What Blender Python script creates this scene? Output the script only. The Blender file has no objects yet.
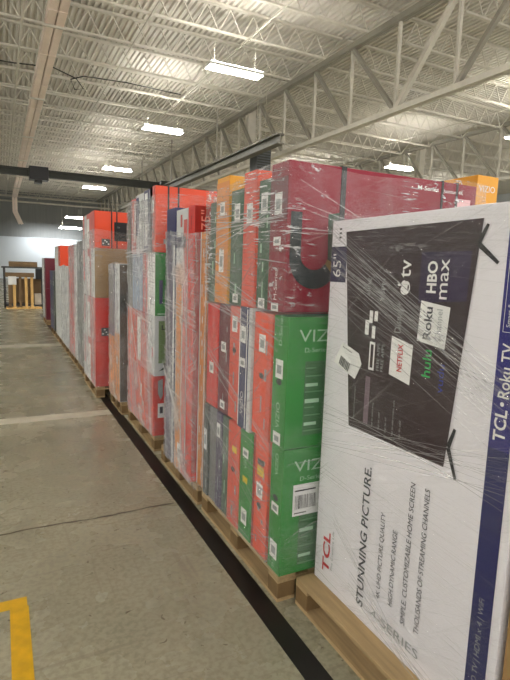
import bpy, bmesh, math, random
from mathutils import Vector, Matrix
random.seed(7)
S = bpy.context.scene
C = S.collection
CAMH = 1.62

# ------------------------------------------------------------------ materials
def srgb(c):
    return tuple(((v / 255) / 12.92 if v / 255 <= .04045 else ((v / 255 + .055) / 1.055) ** 2.4) for v in c) + (1,)

def new_mat(name):
    m = bpy.data.materials.new(name); m.use_nodes = True
    nt = m.node_tree; nt.nodes.clear()
    out = nt.nodes.new('ShaderNodeOutputMaterial')
    return m, nt, out

_mats = {}
def mat(name, col, rough=.5, metal=0, var=.12, scale=6, bump=0, coat=0, stretch=(1, 1, 1), spec=.5):
    """procedural: base colour broken up by noise, optional bump"""
    key = name
    if key in _mats: return _mats[key]
    m, nt, out = new_mat(name)
    b = nt.nodes.new('ShaderNodeBsdfPrincipled')
    tc = nt.nodes.new('ShaderNodeTexCoord'); mp = nt.nodes.new('ShaderNodeMapping')
    mp.inputs['Scale'].default_value = stretch
    n = nt.nodes.new('ShaderNodeTexNoise'); n.inputs['Scale'].default_value = scale; n.inputs['Detail'].default_value = 5
    nt.links.new(tc.outputs['Object'], mp.inputs[0]); nt.links.new(mp.outputs[0], n.inputs['Vector'])
    r = nt.nodes.new('ShaderNodeValToRGB')
    c = srgb(col)
    r.color_ramp.elements[0].position = .3; r.color_ramp.elements[1].position = .7
    r.color_ramp.elements[0].color = tuple(v * (1 - var) for v in c[:3]) + (1,)
    r.color_ramp.elements[1].color = tuple(min(1, v * (1 + var)) for v in c[:3]) + (1,)
    nt.links.new(n.outputs['Fac'], r.inputs[0]); nt.links.new(r.outputs[0], b.inputs['Base Color'])
    b.inputs['Roughness'].default_value = rough; b.inputs['Metallic'].default_value = metal
    b.inputs['Coat Weight'].default_value = coat
    b.inputs['Specular IOR Level'].default_value = spec
    if bump:
        bp = nt.nodes.new('ShaderNodeBump'); bp.inputs['Strength'].default_value = bump; bp.inputs['Distance'].default_value = .01
        nt.links.new(n.outputs['Fac'], bp.inputs['Height']); nt.links.new(bp.outputs[0], b.inputs['Normal'])
    nt.links.new(b.outputs[0], out.inputs[0])
    _mats[key] = m
    return m

def emit(name, col, strength):
    m, nt, out = new_mat(name)
    e = nt.nodes.new('ShaderNodeEmission'); e.inputs[0].default_value = srgb(col); e.inputs[1].default_value = strength
    nt.links.new(e.outputs[0], out.inputs[0]); return m

def film_mat(name, base, streak, haze, gloss, fine=120, painted_glint=0):
    """clear stretch film: mostly transparent, gloss, whitish pleats and painted white glints by stretched noise"""
    m, nt, out = new_mat(name)
    N = nt.nodes.new; L = nt.links.new
    tc = N('ShaderNodeTexCoord'); sp = N('ShaderNodeSeparateXYZ'); L(tc.outputs['Object'], sp.inputs[0])
    def math_(op, a, b=None):
        n = N('ShaderNodeMath'); n.operation = op
        for i, v in enumerate((a, b)):
            if v is None: continue
            if isinstance(v, (int, float)): n.inputs[i].default_value = v
            else: L(v, n.inputs[i])
        return n.outputs[0]
    u = math_('SUBTRACT', sp.outputs[0], sp.outputs[1])
    def streaks(slope, uf, vf, lo, hi, seed):
        v = math_('ADD', sp.outputs[2], math_('MULTIPLY', u, slope))
        cb = N('ShaderNodeCombineXYZ'); L(math_('MULTIPLY', u, uf), cb.inputs[0]); L(math_('MULTIPLY', v, vf), cb.inputs[1]); cb.inputs[2].default_value = seed
        n = N('ShaderNodeTexNoise'); n.inputs['Scale'].default_value = 1; n.inputs['Detail'].default_value = 4; n.inputs['Roughness'].default_value = .65
        n.inputs['Distortion'].default_value = .25
        L(cb.outputs[0], n.inputs['Vector'])
        mr = N('ShaderNodeMapRange'); mr.inputs['From Min'].default_value = lo; mr.inputs['From Max'].default_value = hi
        L(n.outputs['Fac'], mr.inputs['Value']); return mr.outputs[0]
    s1 = streaks(-.42, 1.3, 85, .55, .70, 1)
    s2 = streaks(.06, 1.5, fine, .55, .70, 5)
    s3 = streaks(-.9, .8, 30, .60, .70, 9)
    patch = streaks(.15, 1.7, 3.0, .42, .62, 13)
    dens = streaks(-.3, 1.1, 2.2, .38, .66, 31)
    s = math_('MAXIMUM', math_('MAXIMUM', math_('MULTIPLY', s1, patch), math_('MULTIPLY', s2, math_('SUBTRACT', 1, math_('MULTIPLY', patch, .6)))), math_('MULTIPLY', s3, .5))
    s = math_('MULTIPLY', s, math_('ADD', .35, math_('MULTIPLY', dens, .65)))
    hz = streaks(.3, 2.4, 2.6, .45, .75, 21)
    hv = streaks(6.0, 1.5, 1.6, .45, .7, 41)
    fac = math_('ADD', math_('ADD', base, math_('MULTIPLY', s, streak)), math_('MULTIPLY', math_('MAXIMUM', hz, math_('MULTIPLY', hv, .7)), haze))
    glint_mask = math_('MULTIPLY', streaks(.02, 6, 80, .56, .62, 51), streaks(.2, 1.6, 2.4, .44, .56, 61))  # lamp glints painted as white streaks in the film
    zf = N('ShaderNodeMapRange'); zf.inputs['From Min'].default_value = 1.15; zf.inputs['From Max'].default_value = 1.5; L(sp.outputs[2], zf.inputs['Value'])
    crum_glint = math_('MULTIPLY', streaks(.1, 14, 30, .56, .66, 71), streaks(.5, 2.5, 3.5, .50, .58, 81))
    glint_mask = math_('MULTIPLY', math_('MAXIMUM', glint_mask, crum_glint), zf.outputs[0])  # painted glints fade in towards the top of the load
    lw = N('ShaderNodeLayerWeight'); lw.inputs['Blend'].default_value = .5
    gz = N('ShaderNodeMapRange'); gz.inputs['From Min'].default_value = .05; gz.inputs['From Max'].default_value = .75; gz.inputs['To Min'].default_value = .30; gz.inputs['To Max'].default_value = 1.25
    L(lw.outputs['Facing'], gz.inputs['Value'])
    fac = math_('MULTIPLY', fac, gz.outputs[0])
    fac = math_('MINIMUM', math_('MAXIMUM', fac, math_('MULTIPLY', glint_mask, painted_glint)), .9)
    tr = N('ShaderNodeBsdfTransparent')
    df = N('ShaderNodeBsdfPrincipled'); df.inputs['Base Color'].default_value = (.9, .9, .92, 1); df.inputs['Roughness'].default_value = .35
    cr = N('ShaderNodeTexNoise'); cr.inputs['Scale'].default_value = 16; cr.inputs['Detail'].default_value = 5; cr.inputs['Distortion'].default_value = 1.2
    mp = N('ShaderNodeMapping'); mp.inputs['Scale'].default_value = (.5, .5, 1.6); L(tc.outputs['Object'], mp.inputs[0]); L(mp.outputs[0], cr.inputs['Vector'])
    bp = N('ShaderNodeBump'); bp.inputs['Strength'].default_value = 1; bp.inputs['Distance'].default_value = .012
    L(math_('ADD', math_('MULTIPLY', s, .5), math_('MULTIPLY', cr.outputs['Fac'], 1.5)), bp.inputs['Height']); L(bp.outputs[0], df.inputs['Normal'])
    mx = N('ShaderNodeMixShader'); L(fac, mx.inputs[0]); L(tr.outputs[0], mx.inputs[1]); L(df.outputs[0], mx.inputs[2])
    gl = N('ShaderNodeBsdfGlossy'); gl.inputs['Roughness'].default_value = .13; gl.inputs['Color'].default_value = (1, 1, 1, 1); L(bp.outputs[0], gl.inputs['Normal'])
    gf = math_('MULTIPLY', math_('ADD', .15, math_('MULTIPLY', dens, .85)), gloss)
    m2 = N('ShaderNodeMixShader'); L(gf, m2.inputs[0]); L(mx.outputs[0], m2.inputs[1]); L(gl.outputs[0], m2.inputs[2])
    L(m2.outputs[0], out.inputs[0])
    return m

# ------------------------------------------------------------------ helpers
def tag(o, label=None, cat=None, group=None, kind=None):
    if label: o['label'] = label
    if cat: o['category'] = cat
    if group: o['group'] = group
    if kind: o['kind'] = kind
    return o

def empty(name, loc, rz=0):
    o = bpy.data.objects.new(name, None); C.objects.link(o); o.location = loc; o.rotation_euler = (0, 0, rz)
    o.empty_display_size = .1
    return o

class MB:
    """mesh builder in world coordinates"""
    def __init__(s): s.bm = bmesh.new(); s.mats = []
    def mi(s, m):
        if m not in s.mats: s.mats.append(m)
        return s.mats.index(m)
    def box(s, x0, x1, y0, y1, z0, z1, m, bev=0):
        i = s.mi(m)
        vs = [s.bm.verts.new(p) for p in ((x0,y0,z0),(x1,y0,z0),(x1,y1,z0),(x0,y1,z0),(x0,y0,z1),(x1,y0,z1),(x1,y1,z1),(x0,y1,z1))]
        fs = [s.bm.faces.new([vs[k] for k in q]) for q in ((3,2,1,0),(4,5,6,7),(0,1,5,4),(1,2,6,5),(2,3,7,6),(3,0,4,7))]
        for f in fs: f.material_index = i
        if bev:
            es = list({e for f in fs for e in f.edges})
            r = bmesh.ops.bevel(s.bm, geom=es, offset=bev, segments=2, affect='EDGES', profile=.6)
            for f in r['faces']: f.material_index = i
        return s
    def poly(s, pts, m):
        f = s.bm.faces.new([s.bm.verts.new(p) for p in pts]); f.material_index = s.mi(m); return f
    def bar(s, a, b, w, h, m, up=(0, 0, 1)):
        a = Vector(a); b = Vector(b); d = (b - a).normalized(); up = Vector(up)
        if abs(d.dot(up)) > .99: up = Vector((0, 1, 0))
        r = d.cross(up).normalized(); u = r.cross(d)
        vs = [s.bm.verts.new(p + r * i * w / 2 + u * j * h / 2) for p in (a, b) for i, j in ((-1,-1),(1,-1),(1,1),(-1,1))]
        i = s.mi(m)
        for q in ((0,1,2,3),(7,6,5,4),(0,4,5,1),(1,5,6,2),(2,6,7,3),(3,7,4,0)):
            s.bm.faces.new([vs[k] for k in q]).material_index = i
        return s
    def tube(s, pts, r, m, n=8):
        i = s.mi(m); rings = []
        pts = [Vector(p) for p in pts]
        for k, p in enumerate(pts):
            d = (pts[min(k + 1, len(pts) - 1)] - pts[max(k - 1, 0)]).normalized()
            up = Vector((0, 0, 1)) if abs(d.z) < .9 else Vector((1, 0, 0))
            a = d.cross(up).normalized(); b = a.cross(d)
            rings.append([s.bm.verts.new(p + (a * math.cos(t) + b * math.sin(t)) * r) for t in [2 * math.pi * j / n for j in range(n)]])
        for k in range(len(rings) - 1):
            for j in range(n):
                f = s.bm.faces.new((rings[k][j], rings[k][(j + 1) % n], rings[k + 1][(j + 1) % n], rings[k + 1][j])); f.material_index = i; f.smooth = True
        s.bm.faces.new(rings[0][::-1]).material_index = i; s.bm.faces.new(rings[-1]).material_index = i
        return s
    # prints ----------------------------------------------------------
    def qx(s, x, y0, y1, z0, z1, m, e=.0015):      # patch on a face looking at -X
        s.poly([(x - e, y1, z0), (x - e, y0, z0), (x - e, y0, z1), (x - e, y1, z1)], m)
    def qy(s, y, x0, x1, z0, z1, m, e=.0015):      # patch on a face looking at -Y
        s.poly([(x0, y - e, z0), (x1, y - e, z0), (x1, y - e, z1), (x0, y - e, z1)], m)
    def text(s, t, o, dx, dy, h, m, length=None, bold=0, shear=0, e=.0025, res=3, out=None):
        """lettering: baseline start o, baseline direction dx, glyph up dy, cap height h"""
        cu = bpy.data.curves.new('t', 'FONT'); cu.body = t; cu.size = 1; cu.offset = bold; cu.shear = shear; cu.resolution_u = res
        ob = bpy.data.objects.new('t', cu); C.objects.link(ob)
        dg = bpy.context.evaluated_depsgraph_get(); me = bpy.data.meshes.new_from_object(ob.evaluated_get(dg))
        xs = [v.co.x for v in me.vertices] or [0, 1]
        k = h / .70; kx = (length / (max(xs) - min(xs))) if length else k
        dx = Vector(dx); dy = Vector(dy); nrm = dx.cross(dy)
        i = s.mi(m); vm = []
        for v in me.vertices: vm.append(s.bm.verts.new(Vector(o) + dx * (v.co.x - min(xs)) * kx + dy * v.co.y * k + nrm * e))
        for p in me.polygons:
            try: f = s.bm.faces.new([vm[j] for j in p.vertices]); f.material_index = i
            except ValueError: pass
        bpy.data.objects.remove(ob); bpy.data.curves.remove(cu); bpy.data.meshes.remove(me)
    def build(s, name, parent=None, origin=None, keep_world=True):
        me = bpy.data.meshes.new(name)
        og = Vector(origin) if origin is not None else Vector((0, 0, 0))
        pw = Vector(parent.location) if parent is not None else Vector((0, 0, 0))
        if parent is not None and parent.parent is not None: pw = pw + Vector(parent.parent.location)
        base = og if parent is None else pw
        bmesh.ops.translate(s.bm, verts=s.bm.verts, vec=-base)
        s.bm.normal_update(); s.bm.to_mesh(me); s.bm.free()
        for m in s.mats: me.materials.append(m)
        o = bpy.data.objects.new(name, me); C.objects.link(o)
        if parent is not None: o.parent = parent
        else: o.location = og
        return o

NX = dict(dx=(0, 0, 1), dy=(0, 1, 0))       # lettering turned on a face looking at -X (reads upward)
NXH = dict(dx=(0, -1, 0), dy=(0, 0, 1))     # upright lettering on a face looking at -X
NY = dict(dx=(1, 0, 0), dy=(0, 0, 1))       # upright lettering on a face looking at -Y

# palette
WHITE = mat('white_print', (232, 232, 230), .45, var=.03)
GREYP = mat('grey_print', (150, 155, 155), .5, var=.04)
DGREY = mat('dark_grey_print', (62, 64, 66), .5, var=.05)
BLACK = mat('black_print', (20, 19, 20), .4, var=.05)
REDP = mat('red_print', (196, 40, 48), .45, var=.03)
LGREEN = mat('light_green_print', (168, 205, 175), .5, var=.05)
YELP = mat('yellow_print', (226, 196, 40), .5, var=.04)
CART = {
 'green': mat('green_carton', (38, 136, 50), .32, var=.06, scale=3),
 'dkgreen': mat('deep_green_carton', (34, 84, 52), .36, var=.06, scale=3),
 'orange': mat('orange_red_carton', (230, 74, 32), .36, var=.06, scale=3),
 'salmon': mat('salmon_red_carton', (216, 84, 62), .38, var=.06, scale=3),
 'red': mat('red_carton', (208, 44, 32), .36, var=.06, scale=3),
 'dkred': mat('dark_red_carton', (158, 32, 24), .36, var=.06, scale=3),
 'magenta': mat('crimson_carton', (134, 12, 40), .34, var=.05, scale=3, spec=.3),
 'maroon': mat('maroon_carton', (104, 26, 42), .36, var=.06, scale=3),
 'yellow': mat('amber_carton', (226, 158, 34), .38, var=.05, scale=3),
 'cream': mat('tan_orange_carton', (214, 138, 66), .4, var=.06, scale=3),
 'navy': mat('navy_carton', (40, 42, 92), .36, var=.06, scale=3),
 'purple': mat('purple_grey_carton', (78, 68, 96), .4, var=.06, scale=3),
 'grey': mat('grey_carton', (112, 114, 112), .45, var=.06, scale=3),
 'ggreen': mat('grey_green_carton', (72, 94, 76), .42, var=.06, scale=3),
 'slate': mat('dark_slate_carton', (68, 76, 72), .42, var=.06, scale=3),
 'white': mat('white_carton', (206, 208, 208), .42, var=.03, scale=3),
 'lblue': mat('pale_blue_carton', (150, 168, 192), .42, var=.05, scale=3),
 'pink': mat('pink_red_carton', (206, 104, 100), .42, var=.06, scale=3),
 'brown': mat('brown_cardboard', (156, 124, 80), .75, var=.08, scale=5, stretch=(1, 1, 6)),
 'black': mat('black_carton', (36, 34, 38), .4, var=.06, scale=3),
}
PLWHITE = mat('tv_carton_white', (232, 229, 234), .35, var=.02, scale=3)
STRIPE = mat('tv_carton_navy_stripe', (34, 30, 116), .35, var=.05, scale=3)
STRIPE2 = mat('tv_carton_deep_navy', (14, 22, 88), .35, var=.05, scale=3)
SCREEN = mat('printed_dark_screen', (48, 30, 36), .3, var=.15, scale=2)
WOOD = mat('pallet_wood', (172, 146, 106), .75, var=.18, scale=4, bump=.3, stretch=(14, 1, 14))
WOODB = mat('pallet_block_wood', (126, 100, 64), .8, var=.2, scale=8, bump=.3)
STEEL = mat('white_painted_steel', (204, 199, 186), .55, var=.06)
STEEL2 = mat('grey_painted_steel', (150, 146, 134), .55, var=.06)
DARK = mat('dark_steel', (52, 54, 46), .55, var=.1)
STRAP = mat('black_plastic_strap', (14, 14, 15), .3, var=.05)

# ------------------------------------------------------------------ setting
def floor_mat():
    m, nt, out = new_mat('sealed_concrete'); N = nt.nodes.new; L = nt.links.new
    b = N('ShaderNodeBsdfPrincipled'); tc = N('ShaderNodeTexCoord')
    def noise(sc, det=6, dist=0, stretch=None):
        n = N('ShaderNodeTexNoise'); n.inputs['Scale'].default_value = sc; n.inputs['Detail'].default_value = det; n.inputs['Distortion'].default_value = dist
        if stretch:
            mp = N('ShaderNodeMapping'); mp.inputs['Scale'].default_value = stretch; L(tc.outputs['Object'], mp.inputs[0]); L(mp.outputs[0], n.inputs['Vector'])
        else: L(tc.outputs['Object'], n.inputs['Vector'])
        return n.outputs['Fac']
    def ramp(f, p0, c0, p1, c1):
        r = N('ShaderNodeValToRGB'); r.color_ramp.elements[0].position = p0; r.color_ramp.elements[1].position = p1
        r.color_ramp.elements[0].color = c0; r.color_ramp.elements[1].color = c1; L(f, r.inputs[0]); return r.outputs[0]
    def mixc(f, a, c, mode='MIX'):
        x = N('ShaderNodeMix'); x.data_type = 'RGBA'; x.blend_type = mode
        if isinstance(f, float): x.inputs[0].default_value = f
        else: L(f, x.inputs[0])
        L(a, x.inputs[6])
        if isinstance(c, tuple): x.inputs[7].default_value = c
        else: L(c, x.inputs[7])
        return x.outputs[2]
    base = ramp(noise(.9, 8), .3, srgb((150, 145, 124)), .72, srgb((178, 172, 149)))
    fine = ramp(noise(38, 4), .38, (.78, .78, .77, 1), .58, (1, 1, 1, 1))
    col = mixc(1.0, base, fine, 'MULTIPLY')
    w = (1, 1, 1, 1); k = (0, 0, 0, 1)
    # dark pits
    spots = ramp(noise(18, 3, .5), .67, k, .72, w)
    col = mixc(spots, col, srgb((96, 84, 66)))
    # hair cracks and scuffs: thin bands of voronoi edges
    for sc, wd, c, msk in ((.8, .0028, (120, 112, 96), .50), (1.9, .0025, (122, 114, 98), .56), (4.2, .004, (132, 124, 108), .60)):
        v = N('ShaderNodeTexVoronoi'); v.feature = 'DISTANCE_TO_EDGE'; v.inputs['Scale'].default_value = sc
        mp = N('ShaderNodeMapping'); ad = N('ShaderNodeVectorMath'); ad.operation = 'ADD'
        nn = N('ShaderNodeTexNoise'); nn.inputs['Scale'].default_value = 2.5; nn.inputs['Detail'].default_value = 6; L(tc.outputs['Object'], nn.inputs['Vector'])
        sc_ = N('ShaderNodeVectorMath'); sc_.operation = 'SCALE'; sc_.inputs['Scale'].default_value = .5; L(nn.outputs['Color'], sc_.inputs[0])
        L(tc.outputs['Object'], ad.inputs[0]); L(sc_.outputs[0], ad.inputs[1]); L(ad.outputs[0], v.inputs['Vector'])
        edge = ramp(v.outputs['Distance'], wd, w, wd * 2.2, k)
        mk = ramp(noise(1.1, 3), msk, k, msk + .06, w)
        mm = N('ShaderNodeMath'); mm.operation = 'MULTIPLY'; L(edge, mm.inputs[0]); L(mk, mm.inputs[1])
        hf = N('ShaderNodeMath'); hf.operation = 'MULTIPLY'; hf.inputs[1].default_value = .6; L(mm.outputs[0], hf.inputs[0]); col = mixc(hf.outputs[0], col, srgb(c))
    # drag marks
    for st, rot in (((1.2, 30, 1), .5), ((26, .9, 1), -.3)):
        n = N('ShaderNodeTexNoise'); n.inputs['Scale'].default_value = 1; n.inputs['Detail'].default_value = 3
        mp = N('ShaderNodeMapping'); mp.inputs['Scale'].default_value = st; mp.inputs['Rotation'].default_value = (0, 0, rot)
        L(tc.outputs['Object'], mp.inputs[0]); L(mp.outputs[0], n.inputs['Vector'])
        f = ramp(n.outputs['Fac'], .62, k, .70, (.45, .45, .45, 1))
        col = mixc(f, col, srgb((128, 120, 104)))
    L(col, b.inputs['Base Color'])
    rr = N('ShaderNodeMapRange'); rr.inputs['To Min'].default_value = .2; rr.inputs['To Max'].default_value = .34; L(noise(3, 5), rr.inputs['Value']); L(rr.outputs[0], b.inputs['Roughness'])
    bp = N('ShaderNodeBump'); bp.inputs['Strength'].default_value = .06; bp.inputs['Distance'].default_value = .01; L(noise(7, 5), bp.inputs['Height']); L(bp.outputs[0], b.inputs['Normal'])
    L(b.outputs[0], out.inputs[0]); return m

XW0, XW1, YB, ZC = -9.0, 34.0, 52.0, 7.82
f = MB(); f.box(XW0, XW1, -8, YB, -.2, 0, floor_mat()); tag(f.build('floor'), kind='structure')

DECK = mat('painted_roof_deck', (214, 209, 198), .6, var=.10, scale=.6)
d = MB(); i = d.mi(DECK); x = XW0; p = .152
prof = []
while x < XW1:
    prof += [(x, ZC), (x + .062, ZC), (x + .08, ZC + .06), (x + .135, ZC + .06)]; x += p
rows = [[d.bm.verts.new((a, y, z)) for a, z in prof] for y in (-8, YB)]
for k in range(len(prof) - 1):
    d.bm.faces.new((rows[0][k], rows[1][k], rows[1][k + 1], rows[0][k + 1])).material_index = i
d.box(XW0, XW1, -8, YB, ZC + .065, ZC + .2, DECK)
tag(d.build('ceiling'), kind='structure')

GWALL = mat('grey_corrugated_wall', (150, 152, 150), .6, var=.06, scale=1.2, stretch=(8, 1, .3))
WWALL = mat('white_wall_paint', (226, 232, 236), .5, var=.02, scale=.6)
w = MB(); w.box(XW0, XW1, YB, YB + .25, 3.75, ZC + .1, GWALL); w.box(XW0, XW1, YB - .04, YB + .25, 0, 3.75, WWALL)
for k in range(72): w.box(XW0 + k * .6, XW0 + k * .6 + .05, YB - .035, YB, 3.78, ZC, GWALL)
tag(w.build('wall_back'), kind='structure')
w = MB(); w.box(XW1, XW1 + .25, -8, YB, 0, ZC + .1, WWALL); tag(w.build('wall_right'), kind='structure')
w = MB(); w.box(XW0 - .25, XW0, -8, YB, 0, ZC + .1, WWALL); tag(w.build('wall_left'), kind='structure')
t = MB(); t.box(XW0, XW1, YB - .12, YB - .04, 3.70, 3.80, WWALL); tag(t.build('trim_1'), kind='structure')

# floor markings (tape and paint)
BT = mat('black_floor_tape', (22, 19, 18), .45, var=.15, scale=12)
t = MB(); t.box(1.038, 1.142, -3, 17, 0, .002, BT)
tag(t.build('floor_tape', origin=(1.09, 7, 0)), 'long black tape line on the concrete along the row of pallets', 'tape')
YT = mat('yellow_floor_tape', (214, 166, 12), .5, var=.16, scale=14)
t = MB(); t.box(-.9, .064, 2.432, 2.506, 0, .002, YT); t.box(-.011, .069, .6, 2.432, 0, .002, YT)
tag(t.build('floor_tape', origin=(0, 2.4, 0)), 'yellow tape corner on the concrete at the lower left of the picture', 'tape')
WT = mat('worn_white_floor_paint', (205, 200, 182), .5, var=.16, scale=8)
t = MB(); t.box(-9, 1.04, 5.46, 5.66, 0, .0015, WT); tag(t.build('painted_line', origin=(-4, 5.56, 0)), 'worn white line across the aisle, the nearer of two', 'floor line')
t = MB(); t.box(-9, 1.04, 10.45, 10.8, 0, .0015, WT); tag(t.build('painted_line', origin=(-4, 10.6, 0)), 'worn white line across the aisle, the farther of two', 'floor line')
# control joint in the slab
J = mat('joint_filler', (84, 74, 58), .7, var=.3, scale=20)
t = MB(); pts = []
xx = -6.
while xx < 1.04:
    y = 3.18 + .008 * math.sin(xx * 9) + random.uniform(-.004, .004); wd = random.uniform(.003, .011)
    pts.append((xx, y, wd)); xx += .06
for a, b in zip(pts, pts[1:]): t.poly([(a[0], a[1] - a[2], .0012), (b[0], b[1] - b[2], .0012), (b[0], b[1] + b[2], .0012), (a[0], a[1] + a[2], .0012)], J)
tag(t.build('trim_2'), kind='structure')

# ------------------------------------------------------------------ roof structure
def copy_tree(o, parent=None):
    c = o.copy(); C.objects.link(c); c.parent = parent
    for ch in list(o.children): copy_tree(ch, c)
    return c

def make_joist(x0, x1):
    r = empty('bar_joist', ((x0 + x1) / 2, 0, 7.1))
    zt, zb = 7.76, 7.2; X0, X1 = x0 + .08, x1 - .08
    m = MB()
    for s in (-.033, .033): m.box(X0, X1, s - .027, s + .027, zt + .005, zt + .055, STEEL)
    m.build('top_chord', r)
    m = MB()
    for s in (-.024, .024): m.box(X0 + .5, X1 - .5, s - .02, s + .02, zb - .022, zb + .022, STEEL)
    m.build('bottom_chord', r)
    m = MB(); n = 14; L = (X1 - X0 - 1.0) / n
    for k in range(n):
        a = X0 + .5 + k * L
        m.bar((a, 0, zb), (a + L / 2, 0, zt - .03), .026, .026, STEEL); m.bar((a + L / 2, 0, zt - .03), (a + L, 0, zb), .026, .026, STEEL)
    m.bar((X0 + .05, 0, zt - .03), (X0 + .5, 0, zb), .026, .026, STEEL); m.bar((X1 - .05, 0, zt - .03), (X1 - .5, 0, zb), .026, .026, STEEL)
    m.build('web', r)
    return r
bays = [(-1.2, 8.45), (8.45, 17.6), (17.6, 27.2)]
protos = [make_joist(*b) for b in bays]
bn = ['left of the long truss', 'between the two long trusses', 'right of the far truss']
for bi, pr in enumerate(protos):
    for k in range(-1, 26):
        y = 6.75 + 1.78 * k
        if y > YB - 1: break
        if y < (5 if bi == 0 else 4): continue
        o = copy_tree(pr); o.location = (pr.location.x, y, pr.location.z)
        tag(o, 'pale open web steel joist under the roof deck, ' + bn[bi], 'roof joist', 'roof joists ' + bn[bi])
for pr in protos:
    for ch in list(pr.children): bpy.data.objects.remove(ch)
    bpy.data.objects.remove(pr)

def girder(X, y0, n, label, mirror):
    r = empty('roof_truss', (X, y0, 5.4)); zt, zb = 7.42, 5.42; P = 1.78
    m = MB()
    for s in (-.05, .05): m.box(X + s - .04, X + s + .04, y0, y0 + n * P, zt - .04, zt + .1, STEEL2)
    m.build('top_chord', r)
    m = MB()
    for s in (-.05, .05): m.box(X + s - .04, X + s + .04, y0 + .4, y0 + n * P - .4, zb - .06, zb + .06, STEEL)
    m.build('bottom_chord', r)
    for k in range(1, n):
        y = y0 + k * P
        m = MB(); m.bar((X, y, zb), (X, y, zt), .07, .07, STEEL); m.build('web_post', r)
        y2 = y + (P if k >= mirror else -P)
        if 0 <= (y2 - y0) / P <= n:
            m = MB(); m.bar((X, y, zb), (X, y2, zt), .095, .095, STEEL2); m.build('web_diagonal', r)
        if k == mirror:
            m = MB(); m.bar((X, y, zb), (X, y - P, zt), .11, .11, STEEL); m.build('web_diagonal', r)
    return tag(r, label, 'roof truss')
girder(8.45, 8.07 - 3 * 1.78, 27, 'long pale steel truss high above the nearest stacks', 4)
girder(17.6, 8.9 - 3 * 1.78, 27, 'farther pale steel truss behind the long one, at the right', 4)

def column(X, Y, label):
    m = MB(); m.box(X - .16, X + .16, Y - .14, Y - .11, 0, 7.6, STEEL); m.box(X - .16, X + .16, Y + .11, Y + .14, 0, 7.6, STEEL); m.box(X - .012, X + .012, Y - .11, Y + .11, 0, 7.6, STEEL)
    m.box(X - .25, X + .25, Y - .25, Y + .25, 0, .03, STEEL2)
    o = m.build('steel_column', origin=(X, Y, 0)); tag(o, label, 'column')
column(8.66, 18.2, 'pale steel column rising behind the nearest stack to the long truss')
column(17.95, 18.9, 'pale steel column behind the nearest stack, standing under the farther truss')

# bridging lines running with the aisle
for k, (X, z) in enumerate(((3.2, 7.160), (5.6, 7.160), (12.6, 7.160), (15.2, 7.160))):
    m = MB(); m.bar((X, 4, z), (X, YB - .5, z), .035, .035, STEEL)
    tag(m.build('bridging_bar', origin=(X, 20, z)), 'thin steel bar running under the joists along the hall', 'roof bracing', 'bridging bars under the roof joists')

# pinkish double duct, white conduit
PIPE = mat('pinkish_painted_duct', (246, 228, 214), .5, var=.06, scale=2)
dr = empty('double_duct', (1.16, 25, 6.5))
for xa, xb in ((1.0, 1.17), (1.19, 1.36)):
    m = MB(); m.box(xa, xb, 6, 45, 6.5, 6.72, PIPE, .02)
    yy = 6.6
    while yy < 44: m.box(xa - .004, xb + .004, yy, yy + .05, 6.49, 6.73, PIPE); yy += 2.4
    m.box(xa, xb, 44.8, 45, 5.4, 6.72, PIPE)
    m.bar(((xa + xb) / 2, 44.9, 5.45), ((xa + xb) / 2 + .4, 44.9, 4.5), xb - xa, .2, PIPE, up=(0, 1, 0))
    m.build('duct_run', dr)
for k in range(0, 21, 3):
    yy = 6.75 + 1.78 * k; m = MB(); m.box(.93, 1.39, yy - .03, yy + .03, 6.45, 6.49, STEEL)
    for xx in (.94, 1.37): m.box(xx, xx + .012, yy - .01, yy + .01, 6.49, 7.176, STEEL)
    m.build('hanger', dr)
tag(dr, 'two pinkish beige ducts running side by side under the roof', 'duct')
m = MB(); m.tube([(.57, 6, 6.6), (.57, 44, 6.6)], .03, STEEL); m.build('pipe')
o = bpy.data.objects['pipe']; tag(o, 'thin white pipe under the roof, left of the pinkish ducts', 'pipe')
for k, (z, Y) in enumerate(((6.3, 45.5), (6.9, 47.5))):
    m = MB(); m.tube([(-6, Y, z), (20, Y, z)], .07, STEEL)
    tag(m.build('pipe', origin=(7, Y, z)), ('lower' if k == 0 else 'upper') + ' of two white pipes crossing in front of the far grey wall', 'pipe')
# drooping cable
m = MB(); m.tube([(-6 + .5 * k, 16, 6.95 + .05 * math.sin(k * .9) - .001 * k) for k in range(16)] + [(2.1, 16, 6.8), (2.3, 16, 6.55), (2.05, 16, 6.5), (1.95, 16, 6.75), (2.3, 16, 6.9), (3.5, 16, 6.95), (5.2, 16, 6.9)], .018, DARK)
tag(m.build('cable', origin=(0, 16, 6.9)), 'dark cable with a loop, slung under the joists near the pinkish ducts', 'cable')

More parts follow.
